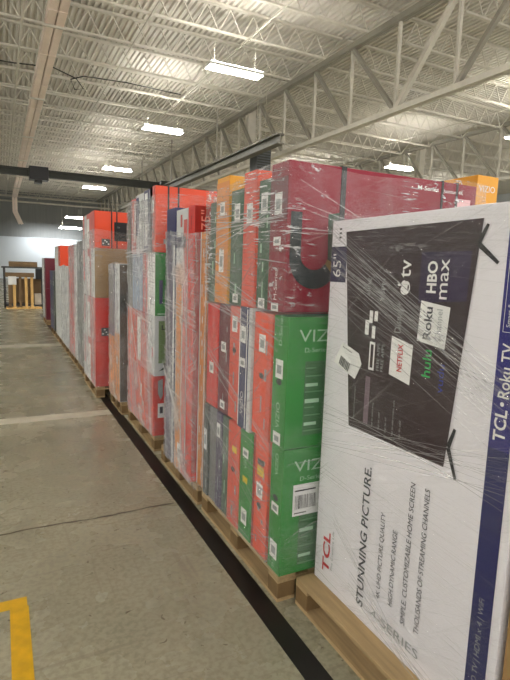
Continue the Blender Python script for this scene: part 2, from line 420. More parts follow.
# bridge crane
r = empty('bridge_crane', (2, 24, 5.1))
m = MB(); m.box(-8, 7.2, 23.88, 24.12, 5.16, 5.2, DARK); m.box(-8, 7.2, 23.88, 24.12, 5.42, 5.47, DARK); m.box(-8, 7.2, 23.98, 24.02, 5.2, 5.42, DARK); m.build('girder', r)
m = MB(); m.box(1.2, 1.95, 23.72, 24.28, 5.02, 5.56, BLACK, .02); m.box(1.4, 1.7, 23.8, 24.2, 4.9, 5.02, BLACK); m.build('hoist_trolley', r)
m = MB(); m.box(6.75, 7.25, 23.5, 24.5, 5.34, 5.5, DARK); m.build('end_truck', r)
tag(r, 'dark overhead crane bridge with a trolley box, spanning the aisle', 'crane')
RUN = mat('grey_runway_steel', (104, 102, 92), .55)
r = empty('crane_runway', (7, 20, 5.06))
m = MB(); m.box(6.88, 7.12, 12.75, 34, 5.29, 5.33, RUN); m.box(6.88, 7.12, 12.75, 34, 5.05, 5.08, RUN); m.box(6.985, 7.015, 12.75, 34, 5.08, 5.29, RUN); m.build('beam', r)
for yy in (17.43, 22.77, 28.11):
    m = MB(); m.bar((7, yy, 5.33), (7, yy, 7.18), .05, .05, STEEL2); m.build('hanger', r)
tag(r, 'grey crane runway beam ending above the nearest tall stack', 'crane runway')
r = empty('unit_heater', (7.9, 14.9, 4.75))
m = MB(); m.box(7.35, 7.85, 14.9, 15.4, 4.75, 5.55, mat('heater_grey', (92, 96, 98), .5)); m.build('housing', r)
m = MB()
for k in range(7): m.box(7.37, 7.83, 14.87, 14.9, 4.8 + k * .08, 4.83 + k * .08, DARK)
m.build('louvre', r)
m = MB(); m.bar((7.45, 15.15, 5.55), (7.45, 15.15, 7.7), .012, .012, STEEL); m.bar((7.75, 15.15, 5.55), (7.75, 15.15, 7.7), .012, .012, STEEL); m.build('hanger_rod', r)
tag(r, 'dark grey box heater hanging beside the end of the crane runway', 'heater')

# ------------------------------------------------------------------ lights
LED = emit('led_diffuser', (255, 252, 246), 62); UPL = emit('added_uplight_glow', (255, 252, 246), 74)
FIX = mat('fixture_white', (225, 225, 220), .4)
r = empty('ceiling_light', (0, 0, 6))
m = MB(); m.box(-.66, .66, -.16, .16, 6.0, 6.07, FIX, .008); m.build('housing', r)
m = MB(); m.box(-.64, .64, -.145, .145, 5.985, 5.999, LED); m.build('diffuser', r)
m = MB()
for s_ in (-.11, .11): m.box(-.62, .62, s_ - .03, s_ + .03, 6.071, 6.079, UPL)  # glowing strips added on top of the housing to brighten the ceiling
m.build('added_uplight', r)
m = MB()
for s in (-.5, .5): m.bar((s, 0, 6.07), (s, 0, 7.2), .008, .008, STEEL)
m.build('hanging_wire', r)
proto = r
spots = [(4.87, 11.13, 6, 'large bright strip light, the nearest one, high over the aisle side'),
 (4.9, 16.95, 6, 'bright strip light, second from the camera over the aisle side'),
 (5.05, 25.0, 6, 'strip light just above the dark crane bridge'),
 (5.1, 31.8, 6, 'strip light seen just under the dark crane bridge'),
 (15.1, 17.1, 6, 'strip light above the crimson boxes between the two trusses'),
 (15.05, 11.4, 6, 'strip light cut by the right edge of the picture'),
 (5.0, 40, 4.87, 'small far strip light low in front of the grey wall'),
 (4.0, 34, 3.73, 'lowest far strip light, just above the white wall band'),
 (4.87, 5.25, 6, 'off'), (4.87, -.6, 6, 'off'), (-5, 5.25, 6, 'off'), (-5, 11.13, 6, 'off'), (-5, 16.95, 6, 'off'), (-5, 25, 6, 'off'),  # 'off' entries: lights out of view, added to light the hall
 (-5, -.6, 6, 'off'), (15.1, 5.25, 6, 'off'), (15.1, -.6, 6, 'off'), (15.1, 25, 6, 'off'), (15.1, 33, 6, 'off'), (25, 11, 6, 'off'), (25, 17, 6, 'off'), (25, 25, 6, 'off')]
for k, (x, y, z, lab) in enumerate(spots):
    o = proto if k == 0 else copy_tree(proto)
    o.location = (x, y, z)
    if lab == 'off': lab = 'white strip light added out of view under the roof to light the hall'
    tag(o, lab, 'ceiling light', 'strip lights under the roof')

# ------------------------------------------------------------------ pallets
def pallet(x0, x1, y0, y1, label, seed):
    rnd = random.Random(seed)
    r = empty('wooden_pallet', ((x0 + x1) / 2, (y0 + y1) / 2, 0))
    h = .138; L = y1 - y0; W = x1 - x0
    for k in range(7):
        xa = x0 + k * (W - .1) / 6
        m = MB(); m.box(xa, xa + .1, y0, y1, h - .02, h, WOOD, .003); m.build('deck_board', r)
    for yy in (y0, (y0 + y1) / 2 - .05, y1 - .1):
        m = MB(); m.box(x0, x1, yy, yy + .1, h - .04, h - .02, WOOD); m.build('stringer_board', r)
        for xx in (x0, (x0 + x1) / 2 - .05, x1 - .1):
            m = MB(); m.box(xx, xx + .1, yy, yy + .1, .018, h - .04, WOODB, .004); m.build('block', r)
    for xx in (x0, (x0 + x1) / 2 - .05, x1 - .1):
        m = MB(); m.box(xx, xx + .1, y0, y1, 0, .018, WOOD); m.build('bottom_board', r)
    return tag(r, label, 'pallet', 'wooden pallets under the stacks')

# ------------------------------------------------------------------ cartons
def carton(x0, x1, y0, y1, z0, z1, col, label, group, prints=(), far=False, extra=None, name='television_box', straps=()):
    r = empty(name, ((x0 + x1) / 2, (y0 + y1) / 2, z0))
    m = MB(); cm = CART[col] if isinstance(col, str) else col
    m.box(x0, x1, y0, y1, z0, z1, cm, .004)
    rnd = random.Random(label)
    lab = MB(); has = False
    H = z1 - z0; Wy = y1 - y0; cy = (y0 + y1) / 2
    for p in prints:
        k = p[0]
        if k == 'spine':      # rows of small print up the narrow end
            pm = p[1]; 
            zz = z0 + .05
            while zz < z1 - .12:
                l = rnd.uniform(.02, .09); yo = rnd.choice((.2, .45, .62))
                m.qx(x0, y0 + Wy * yo, y0 + Wy * (yo + rnd.uniform(.06, .16)), zz, zz + l, pm); zz += l + rnd.uniform(.015, .11)
        elif k == 'edge':     # pale frame along both long edges of the narrow end
            m.qx(x0, y0 + .003, y0 + .014, z0 + .01, z1 - .01, p[1]); m.qx(x0, y1 - .014, y1 - .003, z0 + .01, z1 - .01, p[1])
        elif k == 'label':    # paper shipping label on the narrow end, centre fraction f, height h
            f_, h_ = p[1], p[2]; zc = z0 + H * f_; wd = min(.07, Wy * .62); has = True
            ya, yb = cy - wd / 2, cy + wd / 2
            lab.qx(x0, ya, yb, zc - h_ / 2, zc + h_ / 2, WHITE, .003)
            lab.qx(x0, ya + wd * .2, yb - wd * .2, zc - h_ * .25, zc + h_ * .2, GREYP, .0038)
        elif k == 'dot':      # dark rounded hand hole mark
            zc = z0 + H * p[1]; n = 12; rr = min(.026, Wy * .25)
            m.poly([(x0 - .002, cy - rr * math.cos(a), zc + rr * .6 * math.sin(a)) for a in [2 * math.pi * q / n for q in range(n)]], DGREY)
        elif k == 'patch':    # patch(f0,f1 of width, z0f, z1f, material)
            m.qx(x0, y0 + Wy * p[1], y0 + Wy * p[2], z0 + H * p[3], z0 + H * p[4], p[5], .0022)
        elif k == 'txt':      # lettering up the spine
            m.text(p[1], (x0, cy - p[3] / 2, z0 + H * p[2]), h=p[3], m=p[4], e=-.0025 if False else .0025, **NX)
        elif k == 'near':     # patch on the big face (x fractions of length in metres, z metres)
            m.qy(y0, p[1], p[2], p[3], p[4], p[5], .002)
        elif k == 'neartxt':
            m.text(p[1], (p[2], y0, p[3]), h=p[4], m=p[5], bold=p[6] if len(p) > 6 else 0, **NY)
    if extra: extra(m, r)
    m.build('carton', r)
    if has: lab.build('shipping_label', r)
    else: lab.bm.free()
    for sx in straps:
        s = MB()
        s.box(sx, sx + .014, y0 - .004, y0 - .0008, z0, z1, STRAP); s.box(sx, sx + .014, y0 - .004, y1 + .004, z1, z1 + .003, STRAP)
        s.build('strap', r)
    return tag(r, label, 'box', group)

def barcode(mb, org, dx, dy, w, h, m, n=16, seed=3, e=.0035):
    rnd = random.Random(seed); dx = Vector(dx); dy = Vector(dy); nr = dx.cross(dy); o = Vector(org) + nr * e
    t = 0
    ws = [rnd.uniform(.5, 1.6) for _ in range(n * 2)]; tot = sum(ws)
    for k, a in enumerate(ws):
        a = a / tot * w
        if k % 2 == 0:
            mb.poly([o + dx * t, o + dx * (t + a), o + dx * (t + a) + dy * h, o + dx * t + dy * h], m)
        t += a

# ---- nearest pallet: the big white box
pallet(1.245, 2.40, .30, 1.935, 'pale wooden pallet under the large white TV box', 1)
XF = 1.337
r = empty('television_box', (1.43, 1.41, .138))
m = MB(); m.box(XF, XF + .19, .916, 1.917, .139, 1.842, PLWHITE, .004)
G_ = 'white'
m.qx(XF, .946, 1.021, .15, 1.10, STRIPE2); m.qx(XF, .946, 1.021, 1.10, 1.838, STRIPE)
m.qx(XF, 1.80, 1.913, 1.575, 1.73, mat('slate_blue_print', (54, 54, 82), .35))
m.text('65"', (XF, 1.838, 1.598), h=.058, m=WHITE, length=.10, bold=.0, **NX)
for k in range(3): m.qx(XF, 1.845, 1.862, 1.765 + k * .018, 1.773 + k * .018, DGREY)
# printed bubble and lettering on the stripe
m.text('TCL', (XF, .966, 1.128), h=.04, m=WHITE, length=.10, bold=.02, e=.004, **NX)
m.text('\u2022', (XF, .966, 1.236), h=.04, m=WHITE, e=.004, **NX)
m.text('Roku TV', (XF, .966, 1.262), h=.038, m=WHITE, length=.165, bold=.012, e=.004, **NX)
m.text('Smart &', (XF, .985, 1.475), h=.014, m=WHITE, length=.07, e=.004, **NX)
m.text('4K UHD TV | HDMI x 4 | WiFi', (XF, .975, .23), h=.02, m=GREYP, length=.38, e=.004, **NX)
for (ya, za, yb, zb) in ((1.008, 1.46, 1.008, 1.75), (.955, 1.46, .955, 1.75), (.955, 1.46, 1.008, 1.46)):
    m.qx(XF, min(ya, yb) - .0008, max(ya, yb) + .0008, min(za, zb) - .0008, max(za, zb) + .0008, WHITE, .004)
GRT = mat('charcoal_lettering', (56, 58, 66), .5, var=.03)
m.text('STUNNING PICTURE.', (XF, 1.548, .205), h=.042, m=GRT, length=.625, bold=.014, **NX)
m.text('4K UHD PICTURE QUALITY', (XF, 1.448, .305), h=.024, m=GRT, length=.37, **NX)
m.text('HIGH DYNAMIC RANGE', (XF, 1.376, .32), h=.024, m=GRT, length=.315, **NX)
m.text('SIMPLE, CUSTOMIZABLE HOME SCREEN', (XF, 1.303, .29), h=.024, m=GRT, length=.57, **NX)
m.text('THOUSANDS OF STREAMING CHANNELS', (XF, 1.232, .30), h=.024, m=GRT, length=.565, **NX)
m.text('4-SERIES', (XF, 1.495, .205), h=.036, m=GREYP, length=.27, **NXH)
m.text('TCL', (XF, 1.800, .208), h=.052, m=REDP, length=.205, bold=.02, **NX)
m.text('The Creative Life', (XF, 1.772, .235), h=.015, m=GREYP, length=.2, **NX)
m.build('carton', r)
# the printed picture of a television
P = lambda y, z, e=.003: (XF - e, y, z)
q = MB()
q.poly([P(1.716, .961), P(1.184, .971), P(1.113, 1.799), P(1.811, 1.791)], SCREEN)
LEGM = mat('printed_black_leg', (24, 24, 26), .4)
for (cy, cz, a) in ((1.125, 1.722, 0), (1.172, 1.045, 0)):
    for dy_, dz_ in ((-.03, .058), (-.078, -.06)) if cz > 1.4 else ((-.022, .07), (-.042, -.1)):
        e1 = Vector((0, cy + dy_, cz + dz_)); c = Vector((0, cy, cz)); dr = (e1 - c).normalized(); nn = Vector((0, -dr.z, dr.y)) * .009
        q.poly([(XF - .0032, *(c - nn)[1:]), (XF - .0032, *(c + nn)[1:]), (XF - .0032, *(e1 + nn * .6)[1:]), (XF - .0032, *(e1 - nn * .6)[1:])][::-1], LEGM)
PUR = mat('dark_violet_print', (46, 31, 64), .35); GRNP = mat('hulu_green_print', (36, 168, 78), .4); BLUP = mat('blue_print', (44, 58, 150), .4)
E1 = dict(e=.0045)
q.poly([P(1.36, 1.70, .0036), P(1.36, 1.52, .0036), P(1.15, 1.54, .0036), P(1.145, 1.70, .0036)][::-1], PUR)
# apple mark + tv
def blob(cy, cz, ry, rz, mt, e=.0045, n=20, cut=None):
    pts = []
    for k in range(n):
        a = 2 * math.pi * k / n; pts.append((XF - e, cy + ry * math.cos(a), cz + rz * math.sin(a)))
    q.poly(pts[::-1], mt)
blob(1.432, 1.562, .022, .018, WHITE); blob(1.432, 1.582, .020, .016, WHITE, .0047); blob(1.420, 1.572, .015, .022, WHITE, .0049)
blob(1.414, 1.572, .004, .010, SCREEN, .0052); blob(1.427, 1.600, .008, .006, SCREEN, .0054); blob(1.461, 1.580, .009, .005, WHITE, .005)
q.text('tv', (XF, 1.408, 1.607), h=.062, m=WHITE, length=.066, bold=.005, **NX, **E1)
q.text('HBO', (XF, 1.283, 1.558), h=.042, m=WHITE, length=.11, bold=.03, **NX, **E1)
q.text('max', (XF, 1.232, 1.54), h=.05, m=WHITE, length=.135, bold=.003, **NX, **E1)
q.poly([P(1.352, 1.385, .0042), P(1.222, 1.372, .0042), P(1.212, 1.515, .0042), P(1.345, 1.53, .0042)][::1], WHITE)
q.text('Roku', (XF, 1.288, 1.395), h=.036, m=GRT, length=.115, bold=.02, e=.0055, **NX)
q.text('Channel', (XF, 1.243, 1.395), h=.026, m=GREYP, length=.11, e=.0055, **NX)
q.poly([P(1.485, 1.235, .0042), P(1.372, 1.215, .0042), P(1.368, 1.365, .0042), P(1.482, 1.385, .0042)], WHITE)
q.text('NETFLIX', (XF, 1.417, 1.255), h=.026, m=REDP, length=.105, bold=.02, e=.0055, **NX)
q.text('hulu', (XF, 1.277, 1.262), h=.04, m=GRNP, length=.098, bold=.01, **NX, **E1)
q.text('vudu', (XF, 1.215, 1.22), h=.03, m=BLUP, length=.10, **NX, **E1)
q.text('Disney+', (XF, 1.437, 1.40), h=.034, m=GREYP, length=.115, **NX, **E1)
q.text('sling', (XF, 1.628, 1.53), h=.022, m=GREYP, length=.07, **NX, **E1)
q.text('ESPN', (XF, 1.54, 1.52), h=.02, m=GREYP, length=.08, **NX, **E1)
for (y, z, wy, wz) in ((1.62, 1.37, .024, .06), (1.60, 1.42, .02, .05), (1.58, 1.36, .02, .05), (1.57, 1.43, .02, .04)): q.qx(XF, y, y + wy, z, z + wz, WHITE, .0045)
q.qx(XF, 1.575, 1.608, 1.23, 1.345, WHITE, .0044); q.qx(XF, 1.583, 1.600, 1.24, 1.335, SCREEN, .0048)
for y in (1.545, 1.52): q.text('FREE APPS', (XF, y, 1.235), h=.016, m=GREYP, length=.11, **NX, **E1)
q.qx(XF, 1.59, 1.62, 1.00, 1.20, mat('mauve_print', (120, 100, 112), .4), .0044)
for y, l in ((1.68, .14), (1.56, .1), (1.52, .07), (1.48, .06), (1.44, .14), (1.40, .07)): q.text('tap to add a room screen'[:int(l * 160)], (XF, y, 1.0), h=.011, m=GREYP, length=l, **NX, **E1)
q.build('printed_picture', r)
s = MB(); s2 = MB()
LP = [(1.83, 1.222), (1.688, 1.172), (1.650, 1.243), (1.672, 1.285), (1.779, 1.318)]
lift = [.016, .007, .006, .006, .012]
bot = [(XF - l, y, z) for (y, z), l in zip(LP, lift)]
fc = s.poly(bot, WHITE)
barcode(s2, (XF - .012, 1.795, 1.222), Vector((0, -.11, -.042)).normalized(), Vector((0, -.042, .11)).normalized() * -1 * -1, .075, .04, BLACK, 12, 4, .004)
barcode(s, (XF - .012, 1.77, 1.298), Vector((0, -.11, -.03)).normalized(), Vector((0, -.03, .11)).normalized(), .07, .004, BLACK, 8, 5, .004)
sl = s.build('shipping_label', r); s2.build('barcode', sl)
tag(r, 'huge white 65 inch TV box standing upright, dark screen picture on its face', 'box')

# cardboard by its foot
carton(1.345, 1.95, .34, .898, .139, .99, 'brown', 'plain brown cardboard box at the bottom right corner, beside the white box', None, name='cardboard_box')

# ---- first tall stack
pallet(1.165, 2.32, 1.975, 3.03, 'pale wooden pallet under the nearest tall stack of green and red boxes', 2)
G1 = 'television boxes of the nearest tall stack'
X1_ = 2.30
def vizio(zt):
    def ex(m, r):
        m.text('VIZIO', (1.222, 1.967, zt - .115), h=.056, m=LGREEN, length=.28, bold=.0, **NY)
        m.text('D-Series', (1.258, 1.967, zt - .163), h=.022, m=LGREEN, length=.13, **NY)
        m.qy(1.967, 1.262, 1.375, zt - .60, zt - .20, mat('dull_green_print', (64, 112, 70), .4), .0012)
        k = 0; zz = zt - .23
        while zz > zt - .60:
            wd = (.055, .09, .07, .1, .08)[k % 5]; th = (.006, .006, .016, .006, .02)[k % 5]
            m.qy(1.967, 1.268, 1.268 + wd, zz - th, zz, LGREEN if k % 5 in (2, 4) else mat('pale_green_print', (104, 150, 110), .4), .0022); zz -= .045; k += 1
    return ex
def vizlow(m, r):
    vizio(.78)(m, r)
    s = MB(); s.qy(1.967, 1.222, 1.372, .44, .60, WHITE, .0035)
    s2 = MB(); barcode(s2, (1.235, 1.967, .475), (1, 0, 0), (0, 0, 1), .12, .07, BLACK, 18, 8, .0045)
    s.qy(1.967, 1.232, 1.35, .565, .572, BLACK, .0045); s.qy(1.967, 1.232, 1.30, .452, .457, BLACK, .0045); s2.build('barcode', s.build('barcode_label', r))
TX = lambda t, f, h, mt=LGREEN: ('txt', t, f, h, mt)
carton(1.164, X1_, 1.967, 2.088, .139, .778, 'green', 'green TV box with barcode label, bottom corner of the nearest tall stack', G1,
       [('label', .18, .09), ('label', .52, .05), ('dot', .60), TX('VIZIO', .78, .03), TX('D-Series 43"', .04, .02)], extra=vizlow)
carton(1.168, X1_, 2.125, 2.283, .139, .765, 'orange', 'orange-red TV box, bottom tier of nearest stack, next to the green corner box', G1,
       [('spine', GREYP), ('label', .55, .08), ('dot', .42), ('patch', .25, .7, .68, .76, YELP), ('patch', .25, .7, .77, .82, DGREY), ('patch', .86, 1, 0, 1, CART['dkred'])])
carton(1.166, X1_, 2.30, 2.450, .139, .748, 'green', 'narrow green box with yellow seal, bottom tier between two orange-red boxes', G1,
       [('label', .2, .09), ('label', .8, .05), TX('V505', .65, .03), ('patch', .3, .7, .52, .58, YELP)])
carton(1.164, X1_, 2.457, 2.612, .139, .748, 'salmon', 'faded orange-red box in the bottom tier, third gap from the green corner', G1,
       [('spine', GREYP), ('dot', .55), ('patch', .2, .6, .72, .78, YELP)])
carton(1.170, X1_, 2.620, 2.712, .139, .745, 'ggreen', 'grey-green narrow box in the bottom tier beside a purple-grey one', G1, [('spine', LGREEN)])
carton(1.166, X1_, 2.718, 2.806, .139, .745, 'purple', 'purple-grey narrow box in the bottom tier of the nearest stack', G1, [('label', .82, .09), ('spine', GREYP)])
carton(1.172, X1_, 2.812, 2.925, .139, .750, 'grey', 'plain grey narrow box in the bottom tier of the nearest stack', G1)
carton(1.162, X1_, 2.931, 3.010, .139, .745, 'slate', 'dark slate box with large white label, far end of the bottom tier', G1, [('label', .62, .14), ('spine', GREYP)])
# middle tier
carton(1.166, X1_, 1.975, 2.112, .780, 1.408, 'green', 'upper green TV box on the stack corner, just under the crimson box', G1,
       [('label', .6, .09), ('dot', .5), ('label', .06, .06), TX('VIZIO', .14, .035), TX('D-Series', .78, .03)], extra=lambda m, r: None)
o = bpy.data.objects
def vtop(m, r):
    m.text('VIZIO', (1.222, 1.975, 1.293), h=.058, m=LGREEN, length=.28, **NY)
    m.text('D-Series', (1.256, 1.975, 1.243), h=.022, m=LGREEN, length=.13, **NY)
    m.qy(1.975, 1.262, 1.375, .84, 1.20, mat('dull_green_print', (64, 112, 70), .4), .0012)
    for k in range(9):
        wd = (.055, .09, .07, .1, .08)[k % 5]; th = (.006, .006, .016, .006, .02)[k % 5]
        m.qy(1.975, 1.268, 1.268 + wd, 1.17 - k * .038 - th, 1.17 - k * .038, LGREEN if k % 5 in (2, 4) else mat('pale_green_print', (104, 150, 110), .4), .0022)
prev = [ob for ob in bpy.data.objects if ob.get('label', '').startswith('upper green TV box')][0]
mm = MB(); vtop(mm, prev); mm.build('lettering', prev)
carton(1.164, X1_, 2.125, 2.318, .770, 1.405, 'orange', 'orange-red box in the middle tier between green corner box and navy box', G1,
       [('label', .76, .09), ('dot', .50), ('spine', GREYP), ('patch', 0, .22, 0, 1, CART['salmon'])])
carton(1.156, X1_, 2.335, 2.372, .752, 1.418, 'white', 'thin pale grey box in the middle tier against the navy box', G1)
carton(1.156, X1_, 2.378, 2.482, .752, 1.418, 'navy', 'navy narrow box with white edges in the middle tier, hanging lowest', G1,
       [('edge', WHITE), ('label', .78, .09), ('label', .55, .05), TX('VIZIO', .12, .035, WHITE)])
carton(1.164, X1_, 2.490, 2.632, .765, 1.410, 'salmon', 'faded orange-red box in the middle tier, beyond the navy box', G1, [('label', .85, .09), ('dot', .62), ('spine', GREYP)])
carton(1.168, X1_, 2.640, 2.802, .757, 1.405, 'maroon', 'maroon box in the middle tier of the nearest stack', G1, [('spine', GREYP), ('label', .62, .06), ('label', .08, .05)])
carton(1.164, X1_, 2.808, 2.985, .760, 1.400, 'red', 'bright red box at the far end of the middle tier', G1, [('label', .38, .07)])
# top tier
def mser(m, r):
    y = 2.03
    pts_o, pts_i = [], []
    # big printed ribbon in the shape of a U
    for k in range(17):
        a = math.pi + math.pi * k / 16
        pts_o.append((1.318 + .135 * math.cos(a), 1.675 + .14 * math.sin(a))); pts_i.append((1.318 + .075 * math.cos(a), 1.690 + .065 * math.sin(a)))
    RIB = mat('dark_teal_print', (26, 38, 40), .3); OLV = mat('olive_print', (120, 96, 30), .35)
    for k in range(16):
        mt = OLV if k in (13, 14) else RIB
        m.poly([(p_[0], y - .002, p_[1]) for p_ in (pts_o[k], pts_o[k + 1], pts_i[k + 1], pts_i[k])], mt)
    m.qy(y, 1.183, 1.243, 1.675, 1.885, RIB, .002)
    m.poly([(1.393, y - .002, 1.69), (1.453, y - .002, 1.675), (1.463, y - .002, 1.90), (1.385, y - .002, 1.885)], mat('deep_green_print', (26, 60, 36), .3))
    m.text('M-Series', (1.925, y, 2.052), h=.022, m=WHITE, length=.145, bold=.012, **NY)
    m.text('Quantum 4K', (2.09, y, 2.052), h=.02, m=WHITE, length=.16, **NY)
    m.text('50', (1.20, y, 1.452), h=.018, m=GREYP, **NY)
    m.qy(y, 2.21, 2.31, 1.86, 2.03, mat('pale_pink_print', (226, 180, 186), .3), .002)
carton(1.164, 2.352, 2.03, 2.192, 1.424, 2.108, 'magenta', 'crimson TV box on the top corner of the nearest tall stack', G1,
       [('label', .73, .10), ('label', .03, .04), ('label', .48, .04), ('patch', 0, 1, .62, .9, CART['maroon']), TX('M-Series', .08, .03, WHITE)], extra=mser, straps=(1.448, 1.462, 2.09, 2.196))
carton(1.172, X1_, 2.202, 2.332, 1.426, 2.055, 'dkgreen', 'green box in the top tier, right beside the crimson box', G1, [('label', .82, .1), ('label', .04, .05), ('spine', LGREEN)])
carton(1.164, X1_, 2.342, 2.487, 1.420, 2.112, 'orange', 'salmon orange-red box in the top tier between two green boxes', G1, [('patch', 0, 1, 0, 1, CART['salmon']), ('label', .70, .10), ('dot', .60), ('spine', CART['salmon'])])
carton(1.172, X1_, 2.497, 2.675, 1.418, 2.045, 'dkgreen', 'wide dark green box in the top tier with white label', G1, [('label', .80, .1), ('label', .06, .05), ('spine', LGREEN)])
carton(1.162, X1_, 2.685, 2.865, 1.415, 2.135, 'yellow', 'amber yellow box in the top tier, tallest of its neighbours', G1, [('patch', 0, 1, 0, .96, CART['cream']), ('label', .34, .13), ('label', .75, .08), ('dot', .62)])
carton(1.172, X1_, 2.875, 2.992, 1.412, 2.01, 'ggreen', 'pale green box at the far end of the top tier', G1, [('spine', LGREEN)])

# row behind: amber box showing over the white box
pallet(2.74, 3.70, 2.36, 3.36, 'pallet of the second row, hidden behind the nearest stack', 3)
def amb(m, r):
    m.text('VIZIO', (2.775, 2.38, 2.165), h=.04, m=WHITE, length=.15, **NY)
    m.text('VIZIO', (2.76, 2.62, 2.2), h=.04, m=WHITE, length=.12, **NXH)
for k in range(3):
    carton(2.76, 3.6, 2.38, 3.3, .139 + k * .56, .139 + (k + 1) * .56 - .002, 'brown', 'plain brown box under the amber box, in the second row', 'brown boxes under the amber one', name='cardboard_box')
carton(2.76, 2.955, 2.38, 3.25, 1.82, 2.268, 'yellow', 'amber box with white lettering seen above the white box, right of the crimson one', None, extra=amb)

# ---- second stack: tall upright boxes
pallet(1.16, 2.50, 3.10, 3.98, 'wooden pallet under the stack of tall upright boxes', 4)
G2 = 'television boxes of the second stack'
def seventyfive(m, r):
    m.text('75"', (1.238, 3.170, 1.862), dx=(0, 0, 1), dy=(-1, 0, 0), h=.062, m=mat('pale_red_print', (236, 140, 124), .4), length=.125)
carton(1.132, 2.50, 3.172, 3.292, .139, 2.018, 'red', 'tall red upright box marked 75 inch in the second stack', G2,
       [('spine', CART['dkred']), ('near', 1.136, 2.4, .2, 2.01, CART['dkred'])], extra=seventyfive)
carton(1.130, 2.45, 3.302, 3.542, .139, 2.010, 'white', 'tall cream and orange upright box, between the navy and the red one', G2,
       [('patch', .42, .9, .0, .80, CART['cream']), ('patch', 0, .30, 0, .96, CART['pink']), ('patch', .1, .95, .86, .90, CART['navy']), ('label', .07, .14), ('spine', CART['pink'])])
carton(1.128, 2.45, 3.560, 3.770, .139, 2.035, 'navy', 'tall navy upright box with white edge at the far side of the second stack', G2,
       [('patch', 0, .16, 0, .86, WHITE), ('patch', .16, .9, 0, .86, CART['purple']), ('spine', GREYP), ('label', .35, .12)])
carton(1.175, 2.42, 3.045, 3.160, .139, 1.845, 'cream', 'tall tan-orange box with white edges, nearest and lowest of the second stack', G2,
       [('edge', WHITE), ('patch', .85, 1, 0, 1, WHITE), ('spine', WHITE), ('near', 1.18, 2.41, .15, 1.84, CART['brown'])])  # brown near face: shade on this side put into its colour

# ---- third stack
pallet(1.16, 2.42, 4.20, 5.22, 'wooden pallet under the third stack, below the red boxes', 5)
G3 = 'television boxes of the third stack'
def st3(m, r):
    m.text('TCL Roku TV', (1.20, 4.172, 2.10), h=.02, m=mat('pale_red_print', (226, 120, 104), .4), length=.2, **NY)
    for k in range(4): m.qy(4.172, 1.2, 1.28 + .04 * (k % 2), 2.06 - k * .03, 2.066 - k * .03, mat('pale_red_print', (226, 120, 104), .4), .002)
    m.qy(4.172, 1.22, 1.25, 1.80, 1.84, GREYP, .002)
carton(1.152, 2.40, 4.172, 4.335, 1.732, 2.268, 'orange', 'orange-red box on the top near corner of the third stack', G3, [('patch', .2, 1, 0, 1, CART['pink']), ('patch', .55, 1, 0, 1, WHITE), ('label', .7, .1)], extra=st3, straps=(1.252, 1.338))
carton(1.152, 2.40, 4.345, 4.558, 1.735, 2.262, 'navy', 'navy and white box on top of the third stack, beside the orange-red one', G3, [('patch', .35, .8, .1, .95, WHITE), ('spine', GREYP), ('edge', WHITE)])
carton(1.152, 2.40, 4.568, 4.842, 1.730, 2.255, 'white', 'white box with blue marks on top of the third stack', G3, [('patch', .6, .98, .3, .95, CART['navy']), ('patch', .1, .2, .1, .9, GREYP), ('dot', .7)])
carton(1.152, 2.40, 4.852, 5.035, 1.728, 2.235, 'pink', 'pink-red box on top of the third stack, second from the far end', G3, [('spine', WHITE), ('patch', 0, .3, .2, .9, WHITE)])
carton(1.152, 2.40, 5.045, 5.195, 1.725, 2.130, 'black', 'dark box with green tint at the far top end of the third stack', G3, [('patch', .1, .9, 0, .7, CART['ggreen'])])
carton(1.156, 2.40, 4.182, 4.43, 1.199, 1.729, 'green', 'green box in the second tier from the top of the third stack, near corner', G3,
       [('patch', 0, 1, 0, 1, WHITE), ('spine', GREYP), ('near', 1.19, 1.22, 1.3, 1.5, CART['navy']), ('near', 1.175, 1.25, 1.21, 1.22, LGREEN)])
carton(1.156, 2.40, 4.44, 4.60, 1.199, 1.727, 'pink', 'pink box in the second tier from the top of the third stack', G3, [('spine', WHITE)])
carton(1.156, 2.40, 4.61, 5.00, 1.199, 1.725, 'lblue', 'pale blue wide box in the second tier from the top of the third stack', G3, [('edge', WHITE), ('spine', WHITE)])
carton(1.156, 2.40, 5.01, 5.19, 1.199, 1.722, 'grey', 'grey box at the far end of the third stack, second tier from the top', G3)
def lg(m, r):
    m.qy(4.185, 1.188, 2.3, .79, 1.155, mat('olive_picture_print', (112, 138, 84), .4), .002)
    m.text('LG', (1.214, 4.185, 1.08), h=.04, m=BLACK, bold=.02, e=.004, **NY)
    m.poly([(1.19, 4.181, .72), (1.24, 4.181, .76), (1.22, 4.181, .79), (1.26, 4.181, .79), (1.255, 4.181, .74)], mat('dark_leaf_print', (28, 58, 34), .4))
carton(1.152, 2.40, 4.185, 4.42, .677, 1.197, 'white', 'white box with olive picture and large letters in the third stack', G3, [('label', .6, .07), ('spine', REDP), ('dot', .45)], extra=lg)
carton(1.152, 2.40, 4.43, 4.80, .677, 1.197, 'pink', 'pink-red box beside the white lettered box in the third stack', G3, [('spine', WHITE), ('patch', .6, .95, .1, .9, WHITE)])
carton(1.152, 2.40, 4.81, 5.18, .677, 1.197, 'salmon', 'salmon box at the far end of the third stack, third tier down', G3, [('spine', WHITE)])
def rd(m, r):
    m.poly([(1.19, 4.203, .63), (1.235, 4.203, .65), (1.235, 4.203, .50), (1.215, 4.203, .46), (1.19, 4.203, .52)], GREYP)
    s = MB(); s.qy(4.205, 1.19, 1.25, .30, .43, WHITE, .004); s.qy(4.205, 1.207, 1.235, .34, .40, DGREY, .005); s.build('shipping_label', r)
carton(1.152, 2.40, 4.205, 4.46, .139, .675, 'red', 'red box with white label, bottom near corner of the third stack', G3, [('spine', CART['pink'])], extra=rd)
